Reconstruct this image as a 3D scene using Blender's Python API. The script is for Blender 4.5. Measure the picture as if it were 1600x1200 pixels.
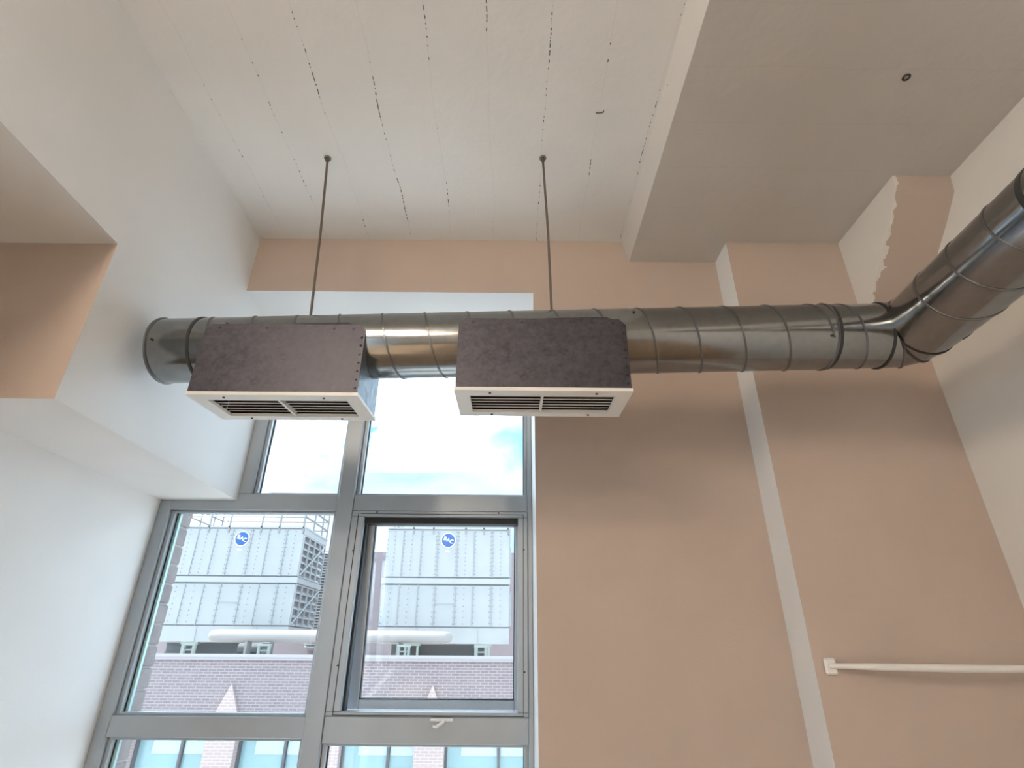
import bpy, bmesh, math, random
from mathutils import Vector, Matrix
random.seed(7)
S = bpy.context.scene
for o in list(bpy.data.objects): bpy.data.objects.remove(o)
COL = S.collection
CZ = 1.6                                   # eye height; lengths below are given relative to it

# ------------------------------------------------------------------ camera
cam_d = bpy.data.cameras.new('camera'); cam = bpy.data.objects.new('camera', cam_d); COL.objects.link(cam)
cam_d.sensor_width = 36; cam_d.lens = 856.75 / 1600 * 36; cam_d.clip_start = .02; cam_d.clip_end = 500
rt = Vector((0.99996583, -0.00397113, 0.00725009)); up = Vector((-0.00825731, -0.43869137, 0.89859985)); fw = Vector((0.00038791, 0.89862902, 0.43870917))
M = Matrix((rt, up, -fw)).transposed().to_4x4(); M.translation = (0, 0, CZ); cam.matrix_world = M
S.camera = cam

# ------------------------------------------------------------------ world, sun, exposure
S.view_settings.view_transform = 'Standard'; S.view_settings.look = 'None'
S.view_settings.exposure = 1.27; S.view_settings.gamma = 1.0; S.view_settings.use_curve_mapping = False
W = bpy.data.worlds.new('sky'); S.world = W; W.use_nodes = True
nt = W.node_tree; nt.nodes.clear()
def N(t, **k):
    n = nt.nodes.new(t)
    for a, b in k.items(): setattr(n, a, b)
    return n
def L(a, b): nt.links.new(a, b)
out = N('ShaderNodeOutputWorld'); bg = N('ShaderNodeBackground'); L(bg.outputs[0], out.inputs[0])
tc = N('ShaderNodeTexCoord')
n1 = N('ShaderNodeTexNoise'); n1.inputs['Scale'].default_value = 4.2; n1.inputs['Detail'].default_value = 9; n1.inputs['Roughness'].default_value = .55; n1.inputs['Distortion'].default_value = .25
n2 = N('ShaderNodeTexNoise'); n2.inputs['Scale'].default_value = 3.1; n2.inputs['Detail'].default_value = 5; n2.inputs['Roughness'].default_value = .5
mp = N('ShaderNodeMapping'); mp.inputs['Location'].default_value = (9.95, 1.7, .9); mp.inputs['Scale'].default_value = (1, 1, 1.9)
mp2 = N('ShaderNodeMapping'); mp2.inputs['Location'].default_value = (.6, 16.7, 2.4); mp2.inputs['Scale'].default_value = (1, 1, 2.2)
L(tc.outputs['Generated'], mp.inputs[0]); L(tc.outputs['Generated'], mp2.inputs[0]); L(mp.outputs[0], n1.inputs['Vector']); L(mp2.outputs[0], n2.inputs['Vector'])
r1 = N('ShaderNodeValToRGB'); r1.color_ramp.elements[0].position = .33; r1.color_ramp.elements[0].color = (0, 0, 0, 1); r1.color_ramp.elements[1].position = .45; r1.color_ramp.elements[1].color = (1, 1, 1, 1)
r2 = N('ShaderNodeValToRGB'); r2.color_ramp.elements[0].position = .41; r2.color_ramp.elements[0].color = (1.9, 2.3, 2.7, 1); r2.color_ramp.elements[1].position = .63; r2.color_ramp.elements[1].color = (.27, .36, .52, 1); e = r2.color_ramp.elements.new(.49); e.color = (.42, .455, .50, 1)
L(n1.outputs['Fac'], r1.inputs[0]); L(n2.outputs['Fac'], r2.inputs[0])
mx = N('ShaderNodeMix', data_type='RGBA'); mx.inputs['A'].default_value = (.16, .40, .62, 1)
L(r1.outputs[0], mx.inputs['Factor']); L(r2.outputs[0], mx.inputs['B']); L(mx.outputs['Result'], bg.inputs['Color']); bg.inputs['Strength'].default_value = 1.24

sd = bpy.data.lights.new('sun', 'SUN'); sd.energy = 3.6; sd.angle = math.radians(3); sd.color = (1, .96, .9)
sun = bpy.data.objects.new('sun', sd); COL.objects.link(sun); sun.location = (-30, -3, 50)
sun.rotation_euler = Vector((.52, .06, -.85)).to_track_quat('-Z', 'Y').to_euler()

# ------------------------------------------------------------------ materials
def mat(name, col, rough=.5, metal=0., bump=0., bscale=60., vary=0., vscale=4., spec=.5):
    m = bpy.data.materials.new(name); m.use_nodes = True; t = m.node_tree; b = t.nodes['Principled BSDF']
    b.inputs['Base Color'].default_value = (*col, 1); b.inputs['Roughness'].default_value = rough; b.inputs['Metallic'].default_value = metal
    b.inputs['Specular IOR Level'].default_value = spec
    co = t.nodes.new('ShaderNodeTexCoord')
    if vary:
        n = t.nodes.new('ShaderNodeTexNoise'); n.inputs['Scale'].default_value = vscale; n.inputs['Detail'].default_value = 5
        t.links.new(co.outputs['Object'], n.inputs['Vector'])
        r = t.nodes.new('ShaderNodeValToRGB'); r.color_ramp.elements[0].position = .3; r.color_ramp.elements[1].position = .7
        r.color_ramp.elements[0].color = (*[c * (1 - vary) for c in col], 1); r.color_ramp.elements[1].color = (*[min(1, c * (1 + vary)) for c in col], 1)
        t.links.new(n.outputs['Fac'], r.inputs[0]); t.links.new(r.outputs[0], b.inputs['Base Color'])
    if bump:
        n = t.nodes.new('ShaderNodeTexNoise'); n.inputs['Scale'].default_value = bscale; n.inputs['Detail'].default_value = 4
        t.links.new(co.outputs['Object'], n.inputs['Vector'])
        bp = t.nodes.new('ShaderNodeBump'); bp.inputs['Strength'].default_value = bump; bp.inputs['Distance'].default_value = .01
        t.links.new(n.outputs['Fac'], bp.inputs['Height']); t.links.new(bp.outputs[0], b.inputs['Normal'])
    return m

def concrete(name, col, lines=True, axis='X'):
    """painted board-marked concrete: faint board lines broken into dark pinholes, a few stray pits"""
    m = mat(name, col, .75, bump=.2, bscale=24); t = m.node_tree; b = t.nodes['Principled BSDF']; A = t.nodes.new; K = t.links.new
    co = A('ShaderNodeTexCoord'); sp = A('ShaderNodeSeparateXYZ'); K(co.outputs['Object'], sp.inputs[0])
    def math_(op, a, bb=None, c=None):
        n = A('ShaderNodeMath'); n.operation = op
        for i, v in enumerate((a, bb, c)):
            if v is None: continue
            if isinstance(v, (int, float)): n.inputs[i].default_value = v
            else: K(v, n.inputs[i])
        return n.outputs[0]
    wob = A('ShaderNodeTexNoise'); wob.inputs['Scale'].default_value = 2.2; K(co.outputs['Object'], wob.inputs['Vector'])
    x = math_('ADD', sp.outputs[axis], math_('MULTIPLY', math_('SUBTRACT', wob.outputs['Fac'], .5), .05))
    fr = math_('FRACT', math_('MULTIPLY_ADD', x, 1 / .225, .94 + 10))
    dist = math_('ABSOLUTE', math_('SUBTRACT', fr, .5))
    near = math_('LESS_THAN', dist, .008)
    soft = math_('LESS_THAN', dist, .012)
    nz = A('ShaderNodeTexNoise'); nz.inputs['Scale'].default_value = 70; nz.inputs['Detail'].default_value = 3; K(co.outputs['Object'], nz.inputs['Vector'])
    nl = A('ShaderNodeTexNoise'); nl.inputs['Scale'].default_value = 3.; K(co.outputs['Object'], nl.inputs['Vector'])
    pit = math_('MULTIPLY', near, math_('GREATER_THAN', math_('ADD', nz.outputs['Fac'], math_('MULTIPLY', nl.outputs['Fac'], .9)), 1.10))
    vo = A('ShaderNodeTexVoronoi'); vo.inputs['Scale'].default_value = 7.; K(co.outputs['Object'], vo.inputs['Vector'])
    stray = math_('MULTIPLY', math_('LESS_THAN', vo.outputs['Distance'], .022), math_('GREATER_THAN', nl.outputs['Fac'], .5))
    if lines: msk = math_('MAXIMUM', pit, stray); fnt = math_('MULTIPLY', soft, .10)
    else: msk = stray; fnt = math_('MULTIPLY', soft, .08)
    big = A('ShaderNodeTexNoise'); big.inputs['Scale'].default_value = 1.6; big.inputs['Detail'].default_value = 6; K(co.outputs['Object'], big.inputs['Vector'])
    rp = A('ShaderNodeValToRGB'); rp.color_ramp.elements[0].position = .3; rp.color_ramp.elements[1].position = .7
    rp.color_ramp.elements[0].color = (*[c * .93 for c in col], 1); rp.color_ramp.elements[1].color = (*col, 1); K(big.outputs['Fac'], rp.inputs[0])
    m1 = A('ShaderNodeMix'); m1.data_type = 'RGBA'; m1.inputs['B'].default_value = (*[c * .6 for c in col], 1); K(fnt, m1.inputs['Factor']); K(rp.outputs[0], m1.inputs['A'])
    m2 = A('ShaderNodeMix'); m2.data_type = 'RGBA'; m2.inputs['B'].default_value = (.06, .055, .05, 1); K(msk, m2.inputs['Factor']); K(m1.outputs['Result'], m2.inputs['A'])
    K(m2.outputs['Result'], b.inputs['Base Color'])
    return m

def galvanised(name, col, rough, mott, scale):
    """zinc-coated sheet with a mottled spangle"""
    m = mat(name, col, rough, 1.0); t = m.node_tree; b = t.nodes['Principled BSDF']; A = t.nodes.new; K = t.links.new
    co = A('ShaderNodeTexCoord'); vo = A('ShaderNodeTexVoronoi'); vo.inputs['Scale'].default_value = scale; K(co.outputs['Object'], vo.inputs['Vector'])
    no = A('ShaderNodeTexNoise'); no.inputs['Scale'].default_value = scale * .3; no.inputs['Detail'].default_value = 6; K(co.outputs['Object'], no.inputs['Vector'])
    sep = A('ShaderNodeSeparateColor'); K(vo.outputs['Color'], sep.inputs[0])
    ad = A('ShaderNodeMath'); ad.operation = 'MULTIPLY_ADD'; ad.inputs[1].default_value = .35; K(sep.outputs[0], ad.inputs[0]); K(no.outputs['Fac'], ad.inputs[2])
    rp = A('ShaderNodeValToRGB'); rp.color_ramp.elements[0].position = .35; rp.color_ramp.elements[1].position = .95
    rp.color_ramp.elements[0].color = (*[c * (1 - mott) for c in col], 1); rp.color_ramp.elements[1].color = (*[min(1, c * (1 + mott)) for c in col], 1)
    K(ad.outputs[0], rp.inputs[0]); K(rp.outputs[0], b.inputs['Base Color'])
    mr = A('ShaderNodeMapRange'); mr.inputs['From Min'].default_value = .3; mr.inputs['From Max'].default_value = 1.; mr.inputs['To Min'].default_value = rough * .85; mr.inputs['To Max'].default_value = rough * 1.2
    K(ad.outputs[0], mr.inputs[0]); K(mr.outputs[0], b.inputs['Roughness'])
    return m

def glass(name, tint, refl=.06, rough=.0):
    m = bpy.data.materials.new(name); m.use_nodes = True; t = m.node_tree; t.nodes.clear()
    o = t.nodes.new('ShaderNodeOutputMaterial'); mixs = t.nodes.new('ShaderNodeMixShader'); tr = t.nodes.new('ShaderNodeBsdfTransparent'); gl = t.nodes.new('ShaderNodeBsdfGlossy')
    tr.inputs[0].default_value = (*tint, 1); gl.inputs['Roughness'].default_value = rough; mixs.inputs[0].default_value = refl
    t.links.new(tr.outputs[0], mixs.inputs[1]); t.links.new(gl.outputs[0], mixs.inputs[2]); t.links.new(mixs.outputs[0], o.inputs[0]); return m

def bricks(name, c1, c2, mortar, w, h, ms, rough=.85):
    m = mat(name, c1, rough, bump=.15, bscale=40); t = m.node_tree; b = t.nodes['Principled BSDF']; A = t.nodes.new; K = t.links.new
    co = A('ShaderNodeTexCoord'); sp = A('ShaderNodeSeparateXYZ'); cb = A('ShaderNodeCombineXYZ'); K(co.outputs['Object'], sp.inputs[0])
    ad = A('ShaderNodeMath'); ad.operation = 'ADD'; K(sp.outputs['X'], ad.inputs[0]); K(sp.outputs['Y'], ad.inputs[1]); K(ad.outputs[0], cb.inputs['X']); K(sp.outputs['Z'], cb.inputs['Y'])
    bt = A('ShaderNodeTexBrick'); K(cb.outputs[0], bt.inputs['Vector']); bt.inputs['Color1'].default_value = (*c1, 1); bt.inputs['Color2'].default_value = (*c2, 1); bt.inputs['Mortar'].default_value = (*mortar, 1)
    bt.inputs['Scale'].default_value = 1; bt.inputs['Brick Width'].default_value = w; bt.inputs['Row Height'].default_value = h; bt.inputs['Mortar Size'].default_value = ms
    K(bt.outputs['Color'], b.inputs['Base Color']); return m

def emit(name, col, s):
    m = bpy.data.materials.new(name); m.use_nodes = True; t = m.node_tree; t.nodes.clear()
    o = t.nodes.new('ShaderNodeOutputMaterial'); e = t.nodes.new('ShaderNodeEmission'); e.inputs[0].default_value = (*col, 1); e.inputs[1].default_value = s
    t.links.new(e.outputs[0], o.inputs[0]); return m

WHITE = mat('white wall paint', (.85, .86, .86), .5, bump=.05, bscale=120, vary=.02, vscale=2)
CREAM = mat('off white wall paint', (.80, .77, .725), .6, bump=.06, bscale=110, vary=.025, vscale=3)
TAN = mat('tan wall paint', (.53, .43, .365), .5, bump=.06, bscale=120, vary=.035, vscale=3)
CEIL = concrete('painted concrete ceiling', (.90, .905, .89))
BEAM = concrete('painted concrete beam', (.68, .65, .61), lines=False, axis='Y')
FLOOR = mat('oak floor', (.48, .32, .20), .4, vary=.25, vscale=3)
DUCT = galvanised('galvanised duct', (.28, .285, .285), .16, .07, 45)
SEAM = mat('lock seam metal', (.20, .20, .20), .33, 1)
DARKM = mat('dark joint sealant and inner shade', (.03, .03, .03), .45)
BOX = galvanised('spangled zinc box', (.088, .084, .096), .47, .25, 95)
SIDE_LIT = galvanised('zinc side sheet with painted window light', (.25, .28, .31), .5, .08, 95)  # box zinc made paler and bluer, window reflection put into the colour
GRILLE = mat('white enamel grille', (.80, .78, .74), .4)
SLAT = mat('grille slat enamel', (.74, .72, .69), .45)
SCREW = mat('dark screw', (.05, .05, .05), .5, .6)
ROD = mat('threaded steel rod', (.20, .16, .13), .45, .7, bump=.6, bscale=400)
ALU = mat('window aluminium', (.41, .45, .485), .38, .45, vary=.04, vscale=6)
GASK = mat('rubber gasket', (.02, .022, .025), .6)
SPACER = mat('teal glazing spacer', (.45, .68, .70), .3, .3)
GLASS = glass('window glass', (.95, .985, .985), .045)
WPLAS = mat('white plastic', (.84, .82, .79), .35)
BRK = mat('jamb brick', (.29, .25, .25), .9, bump=.5, bscale=70, vary=.18, vscale=9)
MORT = mat('mortar', (.38, .355, .345), .95, bump=.4, bscale=90)
TOWER = mat('tower white sheet metal', (.36, .372, .376), .45, .0, vary=.03, vscale=2)
TSEAM = mat('tower rib', (.30, .31, .32), .5)
TDARK = mat('tower dark joint', (.12, .13, .14), .6)
BOLT = mat('tower bolt', (.13, .15, .17), .5)
LOUV = mat('tower louvre fill', (.27, .26, .28), .8)
STEEL = mat('railing steel', (.24, .245, .25), .5, .2)
BLUE = mat('badge blue', (.008, .085, .30), .35)
BWHITE = mat('badge white', (.85, .87, .88), .4)
PIPE = mat('pipe insulation jacket', (.33, .31, .30), .55)
GREEN = mat('grey green steel', (.30, .34, .31), .6)
MAUVE = mat('mauve metal cladding', (.27, .225, .24), .7)
COPE = mat('coping metal', (.38, .36, .38), .5)
ROOF = mat('roof membrane', (.55, .53, .52), .9)
FBRICK = bricks('facade brick', (.25, .205, .215), (.21, .17, .185), (.36, .315, .32), .24, .075, .012)
PBRICK = bricks('pier brick', (.42, .335, .325), (.39, .31, .30), (.52, .43, .42), .24, .075, .010)
TEAL = mat('teal facade glass', (.27, .42, .45), .12, .15)
TEAL2 = mat('pale blind behind facade glass', (.48, .58, .58), .35)
DMULL = mat('dark facade mullion', (.10, .10, .11), .5)

# ------------------------------------------------------------------ mesh builder
class MB:
    def __init__(s): s.v = []; s.f = []; s.mi = []; s.m = 0
    def add(s, vs, fs, mi=None):
        o = len(s.v); s.v += [tuple(v) for v in vs]; s.f += [tuple(i + o for i in f) for f in fs]
        s.mi += (mi if mi else [s.m] * len(fs)); return s
    def box(s, x0, x1, y0, y1, z0, z1, mi=None):            # face order: left right front back bottom top
        vs = [(x, y, z) for x in (x0, x1) for y in (y0, y1) for z in (z0, z1)]
        return s.add(vs, [(0, 1, 3, 2), (4, 6, 7, 5), (0, 4, 5, 1), (2, 3, 7, 6), (0, 2, 6, 4), (1, 5, 7, 3)], mi)
    def bbox(s, x0, x1, y0, y1, z0, z1, b=.004):             # bevelled box
        bm = bmesh.new(); bmesh.ops.create_cube(bm, size=1)
        for v in bm.verts: v.co = Vector(((x0 + x1) / 2 + v.co.x * (x1 - x0), (y0 + y1) / 2 + v.co.y * (y1 - y0), (z0 + z1) / 2 + v.co.z * (z1 - z0)))
        bmesh.ops.bevel(bm, geom=bm.edges[:], offset=b, segments=1, affect='EDGES', profile=.5)
        bm.verts.index_update(); s.add([v.co[:] for v in bm.verts], [[v.index for v in f.verts] for f in bm.faces]); bm.free(); return s
    def prism(s, poly, axis, a, b, mi=None):                 # polygon in the other two axes, extruded
        n = len(poly)
        def P(p, t): return {'x': (t, p[0], p[1]), 'y': (p[0], t, p[1]), 'z': (p[0], p[1], t)}[axis]
        vs = [P(p, a) for p in poly] + [P(p, b) for p in poly]
        fs = [tuple(range(n))[::-1], tuple(range(n, 2 * n))] + [(i, (i + 1) % n, n + (i + 1) % n, n + i) for i in range(n)]
        return s.add(vs, fs, mi)
    def loft(s, rings, closed=True, caps=True):
        n = len(rings[0]); vs = [p for r in rings for p in r]; fs = []
        for k in range(len(rings) - 1):
            for i in range(n if closed else n - 1):
                j = (i + 1) % n; fs.append((k * n + i, k * n + j, (k + 1) * n + j, (k + 1) * n + i))
        if caps: fs.append(tuple(range(n))[::-1]); fs.append(tuple((len(rings) - 1) * n + i for i in range(n)))
        return s.add(vs, fs)
    def tube(s, pts, r, n=10, caps=True):
        pts = [Vector(p) for p in pts]; rings = []; u = None
        for k, p in enumerate(pts):
            t = (pts[min(k + 1, len(pts) - 1)] - pts[max(k - 1, 0)]).normalized()
            if u is None: u = t.cross(Vector((0, 0, 1)) if abs(t.z) < .9 else Vector((1, 0, 0))).normalized()
            u = (u - t * u.dot(t)).normalized(); w = t.cross(u); rr = r[k] if isinstance(r, (list, tuple)) else r
            rings.append([tuple(p + (u * math.cos(a) + w * math.sin(a)) * rr) for a in [2 * math.pi * i / n for i in range(n)]])
        return s.loft(rings, True, caps)
    def build(s, name, m, parent=None, smooth=False, root=None, kind=None):
        me = bpy.data.meshes.new(name); base = Vector((0, 0, 0)); q = parent
        while q is not None: base += q.location; q = q.parent
        me.from_pydata([(v[0] - base.x, v[1] - base.y, v[2] + CZ - base.z) for v in s.v], [], s.f)
        for k in (m if isinstance(m, (list, tuple)) else [m]): me.materials.append(k)
        if isinstance(m, (list, tuple)): me.polygons.foreach_set('material_index', s.mi)
        bm = bmesh.new(); bm.from_mesh(me); bmesh.ops.recalc_face_normals(bm, faces=bm.faces[:]); bm.to_mesh(me); bm.free()
        if smooth:
            me.polygons.foreach_set('use_smooth', [True] * len(me.polygons)); me.set_sharp_from_angle(angle=math.radians(35))
        o = bpy.data.objects.new(name, me); COL.objects.link(o)
        if parent: o.parent = parent
        if kind: o['kind'] = kind
        return o
def tag(o, label=None, cat=None, group=None, kind=None):
    for k, v in (('label', label), ('category', cat), ('group', group), ('kind', kind)):
        if v: o[k] = v
    return o
def empty(name, x, y, z, label=None, cat=None, group=None, kind=None):
    o = bpy.data.objects.new(name, None); COL.objects.link(o); o.location = (x, y, z + CZ); o.empty_display_size = .1
    return tag(o, label, cat, group, kind)
def copy_tree(o, parent=None):
    c = o.copy(); COL.objects.link(c); c.parent = parent
    for ch in [x for x in bpy.data.objects if x.parent == o]: copy_tree(ch, c)
    return c
def share(proto, parent, dx=0, dy=0, dz=0):
    c = proto.copy(); COL.objects.link(c); c.parent = parent; c.location = proto.location + Vector((dx, dy, dz)); return c

# ------------------------------------------------------------------ room shell
D, YW, DN = 2.328, 2.720, 2.170            # back wall, window plane, nearer wall on the right
XL, XLL, XR, XP, XW = -1.3666, -1.7471, 1.8924, 1.0751, .1064
Z1, Z2, ZW, ZB, H = .669, 1.2584, 1.6582, 1.8651, 2.0
YN, YREAR, FL = 1.4965, -4.6, -CZ
tag(MB().box(-3.0, 2.1, YREAR - .2, 2.9, FL - .15, FL).build('floor', FLOOR), 'brown oak floor of the room', None, None, 'structure')
tag(MB().box(-3.0, 2.1, YREAR - .2, 2.93, H, H + .3).build('ceiling', CEIL), 'white painted board-marked concrete ceiling', None, None, 'structure')
# dropped slab on the right with a slightly raking left side
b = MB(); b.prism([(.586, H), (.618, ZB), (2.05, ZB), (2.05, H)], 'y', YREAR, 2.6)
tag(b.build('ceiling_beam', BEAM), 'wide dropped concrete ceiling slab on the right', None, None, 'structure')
b = MB(); wf = [1, 1, 0, 0, 1, 1]
b.box(XL - .35, XW, D, 2.93, ZW, H, wf); b.box(XW, XP + .05, D, 2.93, FL, H, wf)
b.box(XLL - .1, XW, D + .1, 2.93, FL, -1.50, wf)
tag(b.build('wall_back', [TAN, WHITE]), 'tan wall around the tall window', None, None, 'structure')
b = MB(); b.box(XP, XR + .15, DN, 2.6, FL, ZB, [1, 1, 0, 0, 1, 1])
tag(b.build('wall_back_right', [TAN, WHITE]), 'tan wall standing forward beside a white return strip', None, None, 'structure')
tag(MB().box(XR, XR + .2, YREAR - .2, 2.6, FL, H).build('wall_right', CREAM), 'off-white side wall on the right', None, None, 'structure')
WY0, WY1, WZ0, WZ1 = -3.6, .05, -1.45, 1.10          # an unseen opening added in the side wall, to light the room from the left
AY, AX = .30, -2.75                                       # an alcove opens in the left wall just before the bulkhead's tan end
tag(MB().box(XLL - .25, XLL, YN + .2, 2.80, FL, H).box(XLL - .25, XLL, WY1, AY, FL, H).box(XLL - .25, XLL, YREAR - .2, WY0, FL, H).box(XLL - .25, XLL, WY0, WY1, FL, WZ0).box(XLL - .25, XLL, WY0, WY1, WZ1, H).build('wall_left', WHITE), 'white lower side wall on the left', None, None, 'structure')
tag(MB().box(-2.0, 2.1, YREAR - .2, YREAR, FL, H).build('wall_rear', CREAM), 'wall behind the viewer', None, None, 'structure')
b = MB(); b.box(AX - .2, XLL, YN, YN + .2, FL, H, [1, 1, 0, 0, 1, 1])
b.m = 1; b.box(AX - .2, AX, AY - .2, YN, FL, H); b.box(AX, XLL - .25, AY - .2, AY, FL, H); b.box(AX, XLL, AY, YN, Z2, H)
tag(b.build('wall_alcove', [TAN, WHITE]), 'tan end wall and white sides of the alcove on the left', None, None, 'structure')
b = MB(); b.prism([(YN, Z1), (2.80, Z1), (2.80, H), (YREAR, H), (YREAR, Z2), (YN, Z2)], 'x', XLL, XL, [0, 0, 0, 0, 0, 0, 0, 1])
tag(b.build('bulkhead', [WHITE, TAN]), 'white boxed-in bulkhead above the left wall with a tan end face', None, None, 'structure')

# sloping concrete bracket under the slab in the right corner, tan front with a ragged white paint edge
m = mat('bracket paint', (.53, .43, .365), .6, bump=.3, bscale=30); t = m.node_tree; bs = t.nodes['Principled BSDF']
co = t.nodes.new('ShaderNodeTexCoord'); sp = t.nodes.new('ShaderNodeSeparateXYZ'); nz = t.nodes.new('ShaderNodeTexNoise'); nz.inputs['Scale'].default_value = 14; nz.inputs['Detail'].default_value = 6
t.links.new(co.outputs['Object'], sp.inputs[0]); t.links.new(co.outputs['Object'], nz.inputs['Vector'])
ma = t.nodes.new('ShaderNodeMath'); ma.operation = 'MULTIPLY_ADD'; ma.inputs[1].default_value = -.11; t.links.new(nz.outputs['Fac'], ma.inputs[0]); t.links.new(sp.outputs['X'], ma.inputs[2])
lt = t.nodes.new('ShaderNodeMath'); lt.operation = 'LESS_THAN'; lt.inputs[1].default_value = 1.600; t.links.new(ma.outputs[0], lt.inputs[0])
mm = t.nodes.new('ShaderNodeMix'); mm.data_type = 'RGBA'; mm.inputs['A'].default_value = (.53, .43, .365, 1); mm.inputs['B'].default_value = (.76, .73, .68, 1)
t.links.new(lt.outputs[0], mm.inputs['Factor']); t.links.new(mm.outputs['Result'], bs.inputs['Base Color'])
prof = [(DN + .02, ZB), (1.733, ZB), (1.743, 1.79), (1.84, 1.69), (1.93, 1.61), (2.073, 1.467), (DN + .02, 1.36)]
b = MB(); b.prism(prof, 'x', 1.642, XR + .02, [0, 0] + [1] * 7)
tag(b.build('trim_1', [CREAM, m]), 'sloping concrete bracket under the slab in the right corner', None, None, 'structure')

# ------------------------------------------------------------------ window
win = empty('window_1', -.6, YW, -1.50, 'tall grey aluminium window with six lights and one open sash', None, None, 'structure')
YB = YW + .085; YG = YW + .055
def member(name, x0, x1, z0, z1, y0=YW, y1=YB, parent=win, m=ALU, bv=.003): return MB().bbox(x0, x1, y0, y1, z0, z1, bv).build(name, m, parent)
member('jamb', XLL, -1.690, -1.50, Z1)
member('jamb', XL, -1.302, .703, ZW)
member('jamb', .083, .1064, -1.50, ZW)
member('head_rail', -1.302, .083, 1.60, ZW)
member('mullion', -.862, -.784, -1.50, 1.60, YW - .012)
member('transom', -1.690, -.862, .622, .703)
member('jamb_cap', XLL, -1.690, .669, .703)
member('transom', -.784, .083, .622, .703)
member('transom', -1.690, -.862, -.335, -.256)
member('transom', -.784, .083, -.352, -.252)
member('sill_rail', -1.690, .083, -1.50, -1.44)
# glazing beads: slim inner frames round every fixed light, and gaskets
def light(x0, x1, z0, z1, bead=.018, teal=False):
    for (a, c, e, f) in ((x0, x0 + bead, z0, z1), (x1 - bead, x1, z0, z1), (x0 + bead, x1 - bead, z0, z0 + bead * .6), (x0 + bead, x1 - bead, z1 - bead * .6, z1)):
        MB().bbox(a, c, YW + .022, YG + .012, e, f, .002).build('glazing_bead', ALU, win)
    g = MB()
    i = .004
    for (a, c, e, f) in ((x0 + bead, x0 + bead + i, z0 + bead * .6, z1 - bead * .6), (x1 - bead - i, x1 - bead, z0 + bead * .6, z1 - bead * .6)): g.box(a, c, YG - .008, YG + .004, e, f)
    g.build('gasket', GASK, win)
    if teal: MB().box(x0 + bead + i, x0 + bead + i + .012, YG - .004, YG + .012, z0 + bead * .6, z1 - bead * .6).build('glazing_spacer', SPACER, win)
    MB().box(x0 + .006, x1 - .006, YG + .012, YG + .018, z0 + .004, z1 - .004).build('pane', GLASS, win)
light(-1.302, -.862, .703, 1.60); light(-.784, .083, .703, 1.60)
light(-1.690, -.862, -.256, .622, teal=True)
light(-1.690, -.862, -1.44, -.335, teal=True); light(-.784, .083, -1.44, -.352)
# fixed frame round the opening light
member('sash_surround', -.784, -.722, -.235, .594, YW - .004)
member('sash_surround', .036, .083, -.235, .594, YW - .004)
member('sash_surround', -.784, .083, .594, .622, YW - .004)
member('sash_surround', -.784, .083, -.252, -.235, YW - .004)
g = MB(); y0, y1 = YW - .0055, YW - .003
g.box(-.7525, -.749, y0, y1, -.247, .608); g.box(.0605, .063, y0, y1, -.247, .608); g.box(-.7525, .063, y0, y1, -.249, -.246); g.box(-.74, .063, y0, y1, .606, .6085)
g.build('gasket_line', GASK, win)
MB().box(-.722, .036, YW + .02, YW + .075, .566, .594).build('gasket', GASK, win)
MB().box(-.722, -.712, YW + .03, YW + .075, -.235, .594).build('gasket', GASK, win)
for (x, z) in ((-.66, .615), (-.06, .615), (-.755, .43), (.064, .44), (-.756, -.06), (.066, -.08)): MB().tube([(x, YW - .0075, z), (x, YW - .003, z)], .004, 8).build('screw', SCREW, win)
# the sash, hung at its top and pushed a little way out at the bottom
sash = empty('sash', 0, 0, 0); sash.parent = win
sash.location = Vector((-.345, YW + .075, .592 + CZ)) - win.location; sash.rotation_euler.x = math.radians(5.2)
def spart(mb, name, m, dx=0):
    o = mb.build(name, m); bx = Vector((-.345, YW + .075, .592 + CZ))
    o.data.transform(Matrix.Translation(-bx)); o.parent = sash; return o
sy0, sy1 = YW + .078, YW + .118
spart(MB().bbox(-.742, -.684, sy0, sy1, -.245, .592, .004), 'sash_stile', ALU); spart(MB().bbox(.022, .056, sy0, sy1, -.245, .592, .004), 'sash_stile', ALU)
spart(MB().bbox(-.684, .022, sy0, sy1, .565, .592, .003), 'sash_rail', ALU); spart(MB().bbox(-.684, .022, sy0, sy1, -.245, -.204, .004), 'sash_rail', ALU)
spart(MB().box(-.684, -.680, sy0 + .006, sy1 - .01, -.204, .565).box(.018, .022, sy0 + .006, sy1 - .01, -.204, .565).box(-.684, .022, sy0 + .006, sy1 - .01, -.204, -.2), 'gasket', GASK)
spart(MB().box(-.745, -.742, sy0 - .004, sy1, -.245, .592), 'gasket', GASK)
spart(MB().box(-.682, .02, sy0 + .018, sy0 + .024, -.202, .567), 'pane', GLASS)
# latch handle on the rail under the sash
lt_ = MB().bbox(-.335, -.235, YW - .014, YW - .001, -.268, -.256, .003).build('latch', WPLAS, win)
MB().tube([(-.272, YW - .012, -.264), (-.282, YW - .030, -.272), (-.305, YW - .036, -.284), (-.318, YW - .034, -.282)], [.007, .007, .006, .004], 8).build('latch_handle', WPLAS, lt_, smooth=True)

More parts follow.
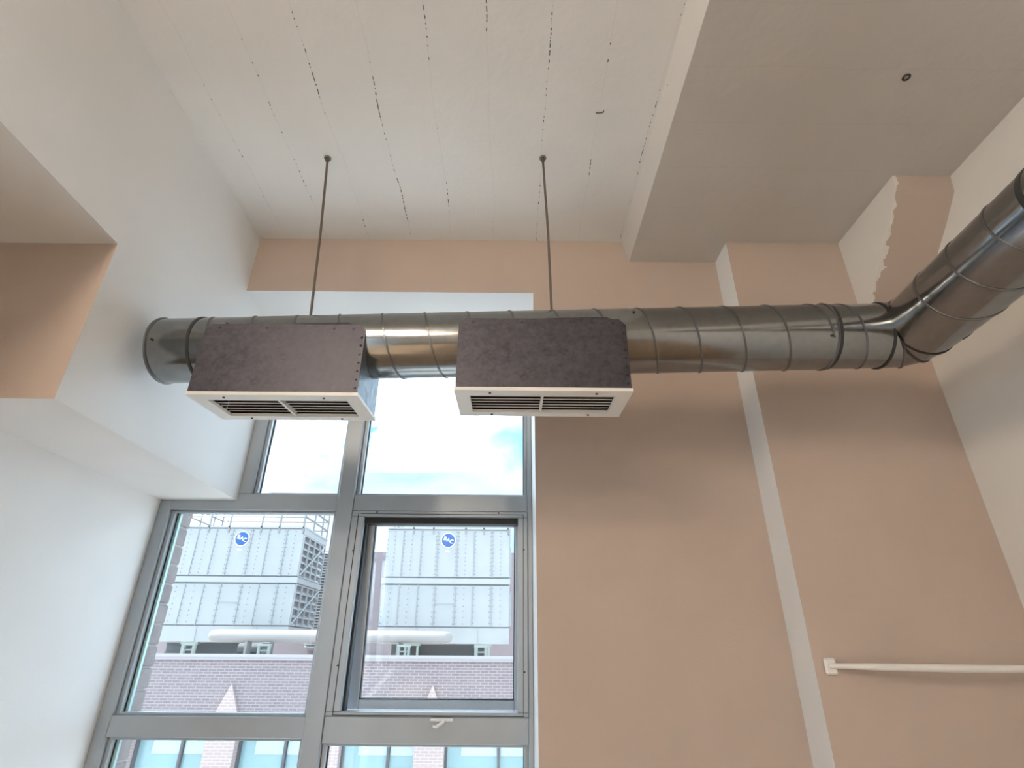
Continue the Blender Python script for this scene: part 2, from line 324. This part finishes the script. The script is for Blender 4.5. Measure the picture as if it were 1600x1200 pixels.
# added window, unseen behind the viewer, brings daylight in from the left
w2 = empty('fill_window', XLL - .15, (WY0 + WY1) / 2, WZ0, 'unseen side window added behind the viewer to light the room', None, None, 'structure')
xa_, xb_ = XLL - .20, XLL - .12; nm = 4
for k in range(nm + 1):
    y = WY0 + (WY1 - WY0) * k / nm; y = min(max(y, WY0 + .03), WY1 - .03); MB().bbox(xa_, xb_, y - .03, y + .03, WZ0, WZ1, .003).build('mullion', ALU, w2)
for k in range(nm):
    ya, yb_ = WY0 + (WY1 - WY0) * k / nm + .03, WY0 + (WY1 - WY0) * (k + 1) / nm - .03
    for z in (WZ0 + .03, .2, WZ1 - .03): MB().bbox(xa_ + .002, xb_ - .002, ya + .005, yb_ - .005, z - .03, z + .03, .003).build('transom', ALU, w2)
    MB().box(XLL - .165, XLL - .159, ya, yb_, WZ0 + .06, .17).build('pane', GLASS, w2); MB().box(XLL - .165, XLL - .159, ya, yb_, .23, WZ1 - .06).build('pane', GLASS, w2)

# ------------------------------------------------------------------ spiral duct
AX0 = Vector((0, 1.7719, 1.0322)); AXN = Vector((1, -.01808, .02387)).normalized(); RD = .1215
E1 = (Vector((0, 0, 1)) - AXN * AXN.z).normalized(); E2 = E1.cross(AXN)                  # up, and towards the room
if E2.y > 0: E2 = -E2
B0 = Vector((1.462, 1.746, 1.062)); BN = Vector((-.058, -1, -.009)).normalized()
F1 = (Vector((0, 0, 1)) - BN * BN.z).normalized(); F2 = F1.cross(BN)
def ring(c, u, w, r, n=72): return [tuple(c + (u * math.cos(2 * math.pi * i / n) + w * math.sin(2 * math.pi * i / n)) * r) for i in range(n)]
def helix(c, n, u, w, r, s0, s1, pitch, phase, hand=1):
    """flattened lock seam wound round the pipe; a rectangular strip swept along the helix"""
    t0 = (s0 - phase) / pitch; t1 = (s1 - phase) / pitch; k = int((t1 - t0) * 60); rings = []
    for i in range(k + 1):
        t = t0 + (t1 - t0) * i / k; a = 2 * math.pi * t * hand; rad = u * math.cos(a) + w * math.sin(a); p = c + n * (phase + pitch * t)
        rings.append([tuple(p + n * dx + rad * (r + dr)) for dx, dr in ((-.0045, -.001), (-.003, .0028), (.003, .0028), (.0045, -.001))])
    return rings
duct = empty('spiral_duct', 0, 1.77, 1.03, 'long galvanised spiral air duct with an elbow turning towards the viewer', 'air duct')
s_end, s_cpl, s_elb = -1.297, 1.150, 1.352
pA = lambda s: AX0 + AXN * s
b = MB(); b.loft([ring(pA(s_end), E1, E2, RD), ring(pA(s_cpl - .006), E1, E2, RD)], caps=False); b.build('duct_tube', DUCT, duct, True)
b = MB(); b.loft(helix(AX0, AXN, E1, E2, RD, -1.13, s_cpl - .02, .157, .449 - 1.57)); b.build('lock_seam', SEAM, duct)
b = MB(); b.loft([ring(pA(s_end + .004), E1, E2, RD - .004), ring(pA(s_end - .004), E1, E2, RD + .002), ring(pA(s_end - .004), E1, E2, RD - .01), ring(pA(s_end + .01), E1, E2, RD - .012)]); b.build('end_cap', DUCT, duct, True)
b = MB(); b.loft([ring(pA(s_end - .003), E1, E2, RD + .001), ring(pA(s_end), E1, E2, RD + .004), ring(pA(s_end + .006), E1, E2, RD + .004), ring(pA(s_end + .008), E1, E2, RD)], caps=False); b.build('end_bead', SEAM, duct, True)
b = MB(); b.loft([ring(pA(-1.152), E1, E2, RD - .002), ring(pA(-1.150), E1, E2, RD + .0035), ring(pA(-1.141), E1, E2, RD + .0035), ring(pA(-1.139), E1, E2, RD - .002)], caps=False); b.build('joint_band', DARKM, duct, True)
b = MB(); b.loft([ring(pA(s_cpl - .009), E1, E2, RD - .002), ring(pA(s_cpl - .006), E1, E2, RD + .004), ring(pA(s_cpl - .001), E1, E2, RD + .003), ring(pA(s_cpl + .001), E1, E2, RD - .004)], caps=False); b.build('joint_rim', SEAM, duct, True)
b = MB(); b.loft([ring(pA(s_cpl - .002), E1, E2, RD - .003), ring(pA(s_cpl), E1, E2, RD + .001), ring(pA(s_cpl + .012), E1, E2, RD + .001), ring(pA(s_cpl + .014), E1, E2, RD - .003)], caps=False); b.build('joint_band', DARKM, duct, True)
b = MB(); b.loft([ring(pA(s_cpl + .01), E1, E2, RD - .002), ring(pA(s_elb), E1, E2, RD - .001)], caps=False); b.build('elbow_collar', DUCT, duct, True)
b = MB(); b.loft(helix(AX0, AXN, E1, E2, RD - .002, s_cpl + .05, s_cpl + .14, .157, s_cpl + .04)); b.build('lock_seam', SEAM, duct)
# mitred elbow: a polyline of short gores
c0 = pA(s_elb); bl = .088; c3 = B0 + BN * bl
pl = [c0]
for k in (1, 2):                                            # two inner corners on a rounded path
    tt = k / 3; q = c0 * (1 - tt) ** 2 + B0 * 2 * tt * (1 - tt) + c3 * tt ** 2; pl.append(q)
pl += [c3]
dirs = [AXN] + [(pl[i + 1] - pl[i]).normalized() for i in range(3)] + [BN]
rings = []
for i, p in enumerate(pl):
    d0, d1 = dirs[i], dirs[i + 1]; nrm = (d0 + d1).normalized(); r0 = []
    for a in range(72):                                     # project the incoming pipe's section onto the mitre plane
        th = 2 * math.pi * a / 72; u = Vector((0, 0, 1)); u = (u - d0 * u.dot(d0)).normalized(); w = u.cross(d0); w = -w if False else w
        q = p + (u * math.cos(th) + w * math.sin(th)) * RD; q = q + d0 * ((p - q).dot(nrm) / d0.dot(nrm)); r0.append(q)
    rings.append(r0)
for i in range(3):
    b = MB(); b.loft([[tuple(q) for q in rings[i]], [tuple(q) for q in rings[i + 1]]], caps=False); b.build('elbow_gore', DUCT, duct, True)
for i in range(4):
    nrm = (dirs[i] + dirs[i + 1]).normalized(); p = pl[i]; rr = []
    for q in rings[i]:
        o = (q - p).normalized(); rr.append([q - nrm * .004 - o * .002, q - nrm * .003 + o * .0035, q + nrm * .003 + o * .0035, q + nrm * .004 - o * .002])
    b = MB(); b.loft([[tuple(r[j]) for r in rr] for j in range(4)], caps=False); b.build('elbow_seam', DARKM if i != 1 else SEAM, duct, True)
RD2 = .1235; s2 = 2.6
b = MB(); b.loft([ring(c3, F1, F2, RD), ring(c3 + BN * .03, F1, F2, RD2), ring(B0 + BN * .70, F1, F2, RD2)], caps=False); b.build('duct_tube', DUCT, duct, True)
b = MB(); b.loft([ring(B0 + BN * .712, F1, F2, RD2), ring(B0 + BN * s2, F1, F2, RD2)]); b.build('duct_tube', DUCT, duct, True)
b = MB(); b.loft([ring(B0 + BN * .698, F1, F2, RD2 - .002), ring(B0 + BN * .700, F1, F2, RD2 + .002), ring(B0 + BN * .716, F1, F2, RD2 + .002), ring(B0 + BN * .718, F1, F2, RD2 - .002)], caps=False); b.build('joint_band', DARKM, duct, True)
b = MB(); b.loft(helix(B0, BN, F1, F2, RD2, .17, .69, .157, .08, -1)); b.build('lock_seam', SEAM, duct)
b = MB(); b.loft(helix(B0, BN, F1, F2, RD2, .73, s2 - .05, .157, .08, -1)); b.build('lock_seam', SEAM, duct)
def pipe_screw(s, th):
    a = math.radians(th); rad = E1 * math.cos(a) + E2 * math.sin(a); p = pA(s)
    MB().tube([p + rad * (RD - .002), p + rad * (RD + .004)], .0045, 8).build('screw', SCREW, duct)
for s, th in ((-1.27, 100), (.44, 62), (-1.02, 70), (1.12, 118)): pipe_screw(s, th)

# ------------------------------------------------------------------ two supply boxes with white grilles under the duct
def register(xa, xb, label):
    xc = (xa + xb) / 2; z0 = .7745 + .0187 * xc; z1 = 1.0322 + .02387 * xc; yc = 1.7719 - .01808 * xc; yf = yc - RD - .0045; yb = yc + RD + .004
    R = empty('air_register', xc, yc, z0, label, 'air register', 'supply boxes under the duct'); tl = .018           # grille rises a little towards the window
    zt = z1 + .02; th = .0015
    # sheet-metal sleeve: front sheet with clipped top corners, back sheet, two sides
    fr = [(xa, z0 + .014), (xb, z0 + .014), (xb, zt - .02), (xb - .022, zt + .004), (xa + .022, zt + .004), (xa, zt - .02)]
    MB().prism(fr, 'y', yf - .004, yf).build('front_sheet', BOX, R)
    lip = MB(); k = 8                                          # flange rolled on to the pipe above the front sheet
    rings = []
    for i in range(k + 1):
        a = math.radians(88 - 12 * i / k); rings.append([tuple(Vector((x, yc - .01808 * (x - xc), z1 + .02387 * (x - xc))) + Vector((0, -math.sin(a), math.cos(a))) * (RD + .0046)) for x in (xa + .02 + .006 * i, xb - .02 - .006 * i)])
    lip.loft(rings, False, False); lip.build('saddle_flange', BOX, R, True)
    MB().box(xa + .003, xb - .003, yb + .002, yb + .005, z0 + .014 + tl, z1).build('back_sheet', BOX, R)
    for x in (xa, xb - .003):
        zx = z1 + .02387 * (x - xc); yx = yc - .01808 * (x - xc); arc = []
        for i in range(13):                                  # sheet cut to sit round the underside of the pipe
            a = math.pi * i / 12; arc.append((yx + (RD + .0012) * math.cos(a), zx - (RD + .0012) * math.sin(a)))
        b = MB(); b.prism([(yf, z0 + .014), (yb, z0 + .014 + tl), (yb, zx)] + arc + [(yf, zx)], 'x', x, x + .003); b.build('side_sheet', SIDE_LIT, R)
    zr = z0 + .03
    for i in range(7):
        MB().tube([(xb - .010, yf - .008, zr + i * .032 + (.0 if i < 5 else .006)), (xb - .010, yf - .003, zr + i * .032)], .0038, 8).build('rivet', SCREW, R)
    for x in (xa + .05, (xa * .62 + xb * .38), (xa * .2 + xb * .8), xb - .045):
        MB().tube([(x, yf - .006, zt - .012), (x, yf + .001, zt - .012)], .005, 8).build('rivet', SCREW, R)
    # grille: white frame, five tilted slats, a centre bar
    def G(x, f, dz=0): return (x, yf - .006 + (yb - yf + .012) * f, z0 + .012 + tl * f + dz)
    bw = .045; fa = .19; fb = .84
    gf = MB()
    def slab(xs0, xs1, f0, f1, h=.012):
        vs = [G(xs0, f0, -h), G(xs1, f0, -h), G(xs1, f1, -h), G(xs0, f1, -h), G(xs0, f0), G(xs1, f0), G(xs1, f1), G(xs0, f1)]
        gf.add(vs, [(0, 1, 2, 3), (4, 7, 6, 5), (0, 4, 5, 1), (1, 5, 6, 2), (2, 6, 7, 3), (3, 7, 4, 0)])
    slab(xa - .004, xb + .004, 0, fa); slab(xa - .004, xb + .004, fb, 1); slab(xa - .004, xa + bw, fa, fb); slab(xb - bw, xb + .004, fa, fb)
    fo = gf.build('grille_frame', GRILLE, R)
    ns = 6
    for i in range(ns):
        f = fa + (fb - fa) * (i + .5) / ns; c = Vector(G(0, f, .004)); dv = Vector((0, .0095, .0035)); nv = Vector((0, -.0005, .0012))
        b = MB(); vs = []
        for x in (xa + bw, xb - bw):
            for s1, s2 in ((-1, -1), (1, -1), (1, 1), (-1, 1)): q = c + dv * s1 * .8 + nv * s2; vs.append((x, q.y, q.z))
        b.add(vs, [(0, 1, 2, 3), (7, 6, 5, 4), (0, 4, 5, 1), (1, 5, 6, 2), (2, 6, 7, 3), (3, 7, 4, 0)]); b.build('slat', SLAT, R)
    p0, p1 = Vector(G(xc, fa, -.008)), Vector(G(xc, fb, -.008))
    MB().add([(xc - .004, p0.y, p0.z), (xc + .004, p0.y, p0.z), (xc + .004, p1.y, p1.z), (xc - .004, p1.y, p1.z), (xc - .004, p0.y, p0.z + .016), (xc + .004, p0.y, p0.z + .016), (xc + .004, p1.y, p1.z + .016), (xc - .004, p1.y, p1.z + .016)],
        [(0, 1, 2, 3), (4, 7, 6, 5), (0, 4, 5, 1), (1, 5, 6, 2), (2, 6, 7, 3), (3, 7, 4, 0)]).build('centre_bar', GRILLE, R)
    MB().box(xa + .02, xb - .02, yf + .02, yb - .02, z0 + .10, z0 + .105).build('shade_backing', DARKM, R)  # near-black sheet standing in for the shade inside the box
    for x in (xa + .115, xb - .115):
        for f in (.09, .915):
            q = Vector(G(x, f, -.012)); MB().tube([q + Vector((0, 0, -.003)), q + Vector((0, 0, .002))], .0042, 8).build('screw', SCREW, fo)
    return R
register(-1.082, -.516, 'left zinc supply box with a white slatted grille, nearest the duct\'s closed end')
register(-.188, .399, 'right zinc supply box with a white slatted grille, nearer the duct\'s elbow')

# ------------------------------------------------------------------ hanger rods
def hanger(top, bot, label):
    R = empty('hanger_rod', top[0], top[1], bot[2], label, 'hanger rod', 'threaded rods holding the duct')
    MB().tube([top, [(top[i] + bot[i]) / 2 + (.004 if i == 0 else 0) for i in range(3)], bot], .0052, 10).build('rod', ROD, R, True)
    MB().tube([(top[0], top[1], top[2] - .018), (top[0], top[1], top[2])], .0095, 6).build('anchor_nut', ROD, R)
    MB().tube([(top[0], top[1], top[2] - .004), (top[0], top[1], top[2])], .016, 16).build('washer', STEEL, R)
hanger((-.841, 1.7835, H), (-.776, 1.786, 1.0137 + RD + .003), 'thin threaded rod from ceiling to duct above the left supply box')
hanger((.131, 1.7734, H), (.151, 1.769, 1.0358 + RD + .003), 'thin threaded rod from ceiling to duct above the right supply box')

# ------------------------------------------------------------------ white wall rail at lower right
R = empty('wall_rail', 1.13, DN, -.037, 'slim white curved rail fixed to the tan wall at lower right', 'rail')
b = MB(); b.bbox(1.108, 1.150, DN - .014, DN, -.065, -.011, .006); b.build('bracket_plate', WPLAS, R)
b = MB(); b.tube([(1.122, DN - .010, -.037), (1.145, DN - .020, -.037), (1.19, DN - .036, -.037), (1.26, DN - .052, -.038), (1.36, DN - .063, -.039), (1.5, DN - .069, -.040), (1.7, DN - .072, -.0405), (XR - .005, DN - .072, -.041)], [.0085, .009, .010, .0115, .0125, .013, .013, .013], 14); b.build('rail_tube', WPLAS, R, True)
b = MB(); b.bbox(XR - .014, XR, DN - .10, DN - .045, -.07, -.012, .006); b.build('bracket_plate', WPLAS, R)

# small dark anchor ring left in the slab, and a bent nail in the ceiling
b = MB(); rr = []
for i in range(21):
    a = 2 * math.pi * i / 20; rr.append((1.407 + .011 * math.cos(a), 1.28 + .011 * math.sin(a), ZB - .003))
b.tube(rr, .0032, 6, False); tag(b.build('anchor_ring', SCREW, None, True), 'tiny dark metal ring set in the dropped slab', 'anchor')
tag(MB().tube([(.368, 1.53, H), (.366, 1.531, H - .008), (.355, 1.531, H - .012), (.335, 1.532, H - .012)], .003, 6).build('bent_nail', ROD, None, True), 'small bent nail sticking out of the white ceiling', 'nail')

# ------------------------------------------------------------------ brick jamb outside the left of the window
J = empty('brick_jamb', -1.8, 2.87, -1.55, 'grey brick jamb outside the left edge of the window', 'brick jamb')
MB().box(-1.93, -1.705, 2.806, 2.936, -1.55, .75).build('mortar_core', MORT, J)
ch = .092; protos = []
for k in range(25):
    z = -1.55 + k * ch; dx = random.uniform(-.002, .003); dy = random.choice((-.004, .004, .0)) + random.uniform(-.002, .002)
    o = MB().bbox(-1.93, -1.700 + dx, 2.808, 2.945 + dy, z + .005, z + ch - .005, .004).build('brick', BRK, J)

# ------------------------------------------------------------------ neighbouring building across the way
Bd = empty('brick_building', -3, 18, -8, 'brick building across the way with pointed piers and teal windows', 'building')
MB().box(-22, 12, 18, 30, -2.05, -.27).build('brick_wall', FBRICK, Bd)
MB().box(-22, 12, 18.45, 30, -9, -2.05).build('inner_wall', MAUVE, Bd)
MB().box(-22, 12, 17.9, 18.45, -.27, -.20).build('coping', COPE, Bd); MB().box(-22, 12, 17.86, 18.05, -.20, -.12).build('coping', COPE, Bd)
MB().box(-22, 12, 18.3, 40, -.27, -.19).build('roof_deck', ROOF, Bd)
pc = [-13.69, -10.82, -7.945, -5.06, -2.19, 1.0, 3.9]
for c in pc:
    b = MB(); b.prism([(c - .41, -9), (c + .41, -9), (c + .41, -1.83), (c, -.87), (c - .41, -1.83)], 'y', 17.90, 18.5); b.build('pier', PBRICK, Bd)
for a, c in zip(pc[:-1], pc[1:]):
    x0, x1 = a + .41, c - .41
    w = MB().box(x0, x1, 18.30, 18.36, -8.5, -2.05).build('window', TEAL, Bd); mxx = x0 + (x1 - x0) * .632
    MB().box(x0 + .45, mxx - .05, 18.27, 18.30, -2.62, -2.05).build('blind', TEAL2, w)
    MB().box(mxx + .05, x1, 18.27, 18.30, -2.62, -2.05).build('blind', TEAL2, w)
    MB().box(mxx - .035, mxx + .035, 18.18, 18.32, -8.5, -2.05).build('mullion', DMULL, w)
    MB().box(x0, x0 + .06, 18.18, 18.32, -8.5, -2.05).build('mullion', DMULL, w)

# plant-room wall behind the towers, with a slatted louvre at its left
P = empty('plant_room', -3, 27, -.2, 'mauve metal-clad plant room behind the rooftop cooling towers', 'building')
MB().box(-22, 3.5, 27, 32, -.19, 4.23).build('cladding_wall', MAUVE, P)
lv = MB().box(-8.98, -8.1, 26.75, 26.99, .0, 4.15).build('louvre_box', LOUV, P)
pr = MB().add([(-9.0, 26.6, .1), (-8.08, 26.6, .1), (-8.08, 26.76, .165), (-9.0, 26.76, .165), (-9.0, 26.6, .12), (-8.08, 26.6, .12), (-8.08, 26.76, .185), (-9.0, 26.76, .185)], [(0, 3, 2, 1), (4, 5, 6, 7), (0, 1, 5, 4), (1, 2, 6, 5), (2, 3, 7, 6), (3, 0, 4, 7)]).build('slat', TOWER, lv)
for i in range(1, 34): share(pr, lv, dz=i * .12)

# ------------------------------------------------------------------ cooling towers
def text_mesh(ch, size):
    cu = bpy.data.curves.new('letter', 'FONT'); cu.body = ch; cu.size = size; cu.extrude = .006; cu.align_x = 'CENTER'; cu.align_y = 'CENTER'; cu.offset = .003
    ob = bpy.data.objects.new('letter_tmp', cu); COL.objects.link(ob); bpy.context.view_layer.update()
    me = bpy.data.meshes.new_from_object(ob.evaluated_get(bpy.context.evaluated_depsgraph_get())); bpy.data.objects.remove(ob); return me
def tower(xr, label):
    w, y0, y1 = 4.36, 20., 22.55; xl = xr - w
    T = empty('cooling_tower', xr - w / 2, y0, .2, label, 'cooling tower', 'white cooling towers on the opposite roof')
    xx = lambda o: xr - o
    seams = [4.36, 3.78, 3.14, 2.55, 1.85, 1.26, .62, 0]
    MB().box(xl, xr, y0, y1, .22, .70).build('basin', TOWER, T)
    for o in (1.05, 3.05): MB().box(xx(o) - .012, xx(o) + .012, y0 - .012, y0, .22, .70).build('basin_joint', TSEAM, T)
    MB().tube([(xx(.14), y0 - .03, .36), (xx(.14), y0, .36)], .075, 14).build('basin_port', COPE, T)
    core = MB(); core.box(xl + .03, xr - .10, y0 + .03, y1, .70, 3.93); core.build('core', LOUV, T)
    rv = MB()
    for (za, zb) in ((.74, 2.03), (2.31, 3.90)):
        for a, c in zip(seams[:-1], seams[1:]):
            x0, x1 = xx(a), xx(c)
            pn = MB().bbox(x0 + .012, x1 - .012, y0, y0 + .04, za, zb, .006).build('panel', TOWER, T)
            if za < 1 and a == 2.55:
                MB().box(x0 + .02, x1 - .02, y0 - .012, y0, 1.425, 1.455).build('hatch_joint', TSEAM, pn)
            for off in (.05, (x1 - x0) * .5 if (a in (3.78, 1.85, .62, 4.36)) else x1 - x0 - .05):
                n = 11 if za > 2 else 7
                for i in range(n):
                    z = za + (zb - za) * (i + .5 + random.uniform(-.12, .12)) / n; x = x0 + off
                    rv.box(x - .014, x + .014, y0 - .010, y0, z - .014, z + .014)
        for o in seams[1:-1]:
            MB().box(xx(o) - .014, xx(o) + .014, y0 - .018, y0 + .03, za - .02, zb + .02).build('rib', TSEAM, T)
    tag(rv.build('bolt_heads', BOLT, T), None, None, None, 'stuff')
    MB().box(xl - .03, xr + .03, y0 - .03, y1 + .03, 2.08, 2.26).build('middle_band', TOWER, T)
    for z in (.705, 2.045, 2.27): MB().box(xl - .01, xr - .02, y0 + .01, y0 + .05, z, z + .035).build('band_joint', TDARK, T)
    MB().box(xl - .03, xr + .03, y0 - .03, y1 + .03, 3.93, 3.985).build('top_rim', TOWER, T)
    MB().box(xl + .05, xr - .05, y0 - .015, y0 + .02, 3.90, 3.93).build('rim_joint', TDARK, T)
    # louvred right side: pale bars over a dark core
    for (za, zb) in ((.74, 2.06), (2.29, 3.72)):
        for k in range(5):
            y = y0 + .06 + (y1 - y0 - .12) * k / 4; MB().box(xr - .03, xr + .02, y - .028, y + .028, za, zb).build('louvre_post', TOWER, T)
        nb = 7 if za > 2 else 6
        for k in range(nb):
            z = za + .02 + (zb - za - .04) * k / (nb - 1)
            b = MB(); b.prism([(xr - .09, z + .05), (xr + .0, z - .03), (xr + .0, z + .01), (xr - .09, z + .09)], 'y', y0 + .06, y1 - .06); b.build('louvre_bar', TOWER, T)
        MB().tube([(xr + .035, y0 + .1, za + .05), (xr + .035, y1 - .2, zb - .05)], .03, 6).build('diagonal_brace', TOWER, T)
    MB().box(xr - .05, xr + .01, y0, y1, 3.72, 3.93).build('side_fascia', TOWER, T)
    # guard rail round the top
    posts = [3.44, 2.72, 1.57, .92, .06]
    for o in posts: MB().box(xx(o) - .028, xx(o) + .028, y0 - .03, y0 + .02, 3.75, 5.05).build('rail_post', STEEL, T)
    for y in (y0 + .95, y0 + 1.9, y1): MB().box(xr - .05, xr, y - .025, y + .025, 3.98, 5.05).build('rail_post', STEEL, T)
    for y in (y0 + .95, y0 + 1.9, y1): MB().box(xl, xl + .05, y - .025, y + .025, 3.98, 5.05).build('rail_post', STEEL, T)
    for z in (4.33, 4.68, 5.03):
        MB().tube([(xl, y0, z), (xr - .03, y0, z)], .033, 6).build('guard_rail', STEEL, T)
        MB().tube([(xl, y1, z), (xr - .03, y1, z)], .033, 6).build('guard_rail', STEEL, T)
        MB().tube([(xr - .03, y0, z), (xr - .03, y1, z)], .033, 6).build('guard_rail', STEEL, T)
        MB().tube([(xl + .03, y0, z), (xl + .03, y1, z)], .033, 6).build('guard_rail', STEEL, T)
    # round badge with the three letters stepping down to the right
    bx, bz = xx(2.18), 3.545
    bd = MB().tube([(bx, y0 - .03, bz), (bx, y0 + .0, bz)], .262, 40).build('badge', BWHITE, T); bd['label'] = 'round blue and white badge'
    MB().tube([(bx, y0 - .036, bz), (bx, y0 - .02, bz)], .232, 40).build('badge_face', BLUE, bd)
    base = Vector((xr - w / 2, y0, .2 + CZ))
    for chh, dx, dz in (('B', -.115, .055), ('A', .0, .0), ('C', .118, -.052)):
        me = LET[chh]; o = bpy.data.objects.new('letter', me); COL.objects.link(o); o.parent = bd
        o.location = Vector((bx + dx, y0 - .042, bz + dz + CZ)) - base; o.rotation_euler = (math.pi / 2, math.radians(12), 0)
    MB().box(bx - .10, bx + .06, y0 - .008, y0, bz - .40, bz - .34).build('small_plate', BWHITE, T)
    # steel feet
    for o in (.85, 3.2):
        f = MB().box(xx(o) - .24, xx(o) - .17, y0 + .05, y0 + .15, -.19, .20).build('foot', GREEN, T); share(f, T, dx=.40)
        MB().box(xx(o) - .28, xx(o) + .28, y0 + .02, y0 + .18, .15, .22).build('foot_beam', GREEN, T)
    return T
LET = {}
for c in 'BAC':
    LET[c] = text_mesh(c, .185); LET[c].name = 'letter'; LET[c].materials.clear(); LET[c].materials.append(BWHITE)
tower(-7.37, 'left white panelled cooling tower with a round blue badge and louvred side')
tower(-.03, 'right white panelled cooling tower with a round blue badge, behind the open sash')

# long insulated pipe on stands in front of the towers
R = empty('insulated_pipe', -5.5, 18.75, -.19, 'thick white insulated pipe lying along the roof before the towers', 'pipe')
b = MB(); b.tube([(-9.20, 18.9, .385), (-9.17, 18.75, .385), (-9.08, 18.65, .385), (-8.9, 18.62, .385), (-2.2, 18.62, .385), (-2.05, 18.65, .385), (-1.97, 18.75, .385), (-1.95, 18.95, .385)], [.15, .165, .172, .175, .175, .172, .165, .16], 24); b.build('pipe_jacket', PIPE, R, True)
for x in (-8.0, -5.6, -3.4): MB().box(x - .03, x + .03, 18.44, 18.80, -.19, .22).build('saddle_post', STEEL, R)
sp_names = [(-9.64, 'leftmost'), (-7.38, 'second from the left'), (-3.18, 'third from the left'), (-.87, 'rightmost')]
for x, wd in sp_names:
    R = empty('roof_stand', x, 18.35, -.19, 'small grey-green steel roof stand by the parapet, ' + wd, 'roof stand', 'steel stands along the parapet')
    for dx in (-.15, .15): MB().box(x + dx - .035, x + dx + .035, 18.28, 18.38, -.19, .12).build('leg', GREEN, R)
    MB().box(x - .20, x + .20, 18.26, 18.40, .10, .16).build('top_plate', GREEN, R); MB().box(x - .15, x + .15, 18.30, 18.36, -.04, .0).build('cross_bar', GREEN, R)
R = empty('pump_unit', -7.9, 19.2, -.19, 'dark pump unit on the roof beneath the white pipe, left', 'pump')
MB().tube([(-8.5, 19.2, .03), (-7.75, 19.2, .03)], .17, 16).build('motor', TDARK, R); MB().box(-8.6, -7.6, 19.0, 19.4, -.19, -.12).build('base_plate', STEEL, R); MB().bbox(-7.75, -7.5, 19.02, 19.38, -.14, .22, .03).build('pump_head', TDARK, R)
for x, wd in ((-10.0, 'left'), (-2.4, 'right')):
    tag(MB().box(x - 1.6, x + 1.6, 20.6, 20.75, -.10, .20).box(x - 1.6, x + 1.6, 20.55, 20.80, .14, .20).box(x - 1.6, x + 1.6, 20.55, 20.80, -.16, -.10).build('support_beam', TDARK), 'dark steel support beam under the %s cooling tower' % wd, 'beam', 'beams under the towers')
tag(MB().box(-80, 80, -60, 90, -9.3, -9).build('street_ground', ROOF), 'ground far below between the buildings', None, None, 'structure')

# ------------------------------------------------------------------ fill lights added behind the viewer, out of view
FILL_GLOW = emit('added fill glow', (1, .84, .68), 25)
def lantern(x, y, z, r, label):  # glowing globe added out of view to brighten the room
    R = empty('fill_lantern', x, y, z, label, 'fill light', 'added fill lights behind the viewer')
    b = MB(); rings = []
    for k in range(15):
        a = math.pi * (k + .25) / 14.5; rr = r * math.sin(a) * (1 + .012 * (-1) ** k); rings.append([(x + rr * math.cos(2 * math.pi * i / 28), y + rr * math.sin(2 * math.pi * i / 28), z - r * math.cos(a)) for i in range(28)])
    b.loft(rings); b.build('fill_globe', FILL_GLOW, R, True)
    MB().tube([(x, y, z + r * .98), (x, y, H if x < .58 else ZB)], .004, 8).build('cord', SCREW, R)
lantern(-1.20, -.9, 1.82, .155, 'added unseen fill globe hanging just behind the viewer near the left bulkhead')
lantern(-1.20, -3.0, 1.82, .155, 'added unseen fill globe hanging farthest back in the room')
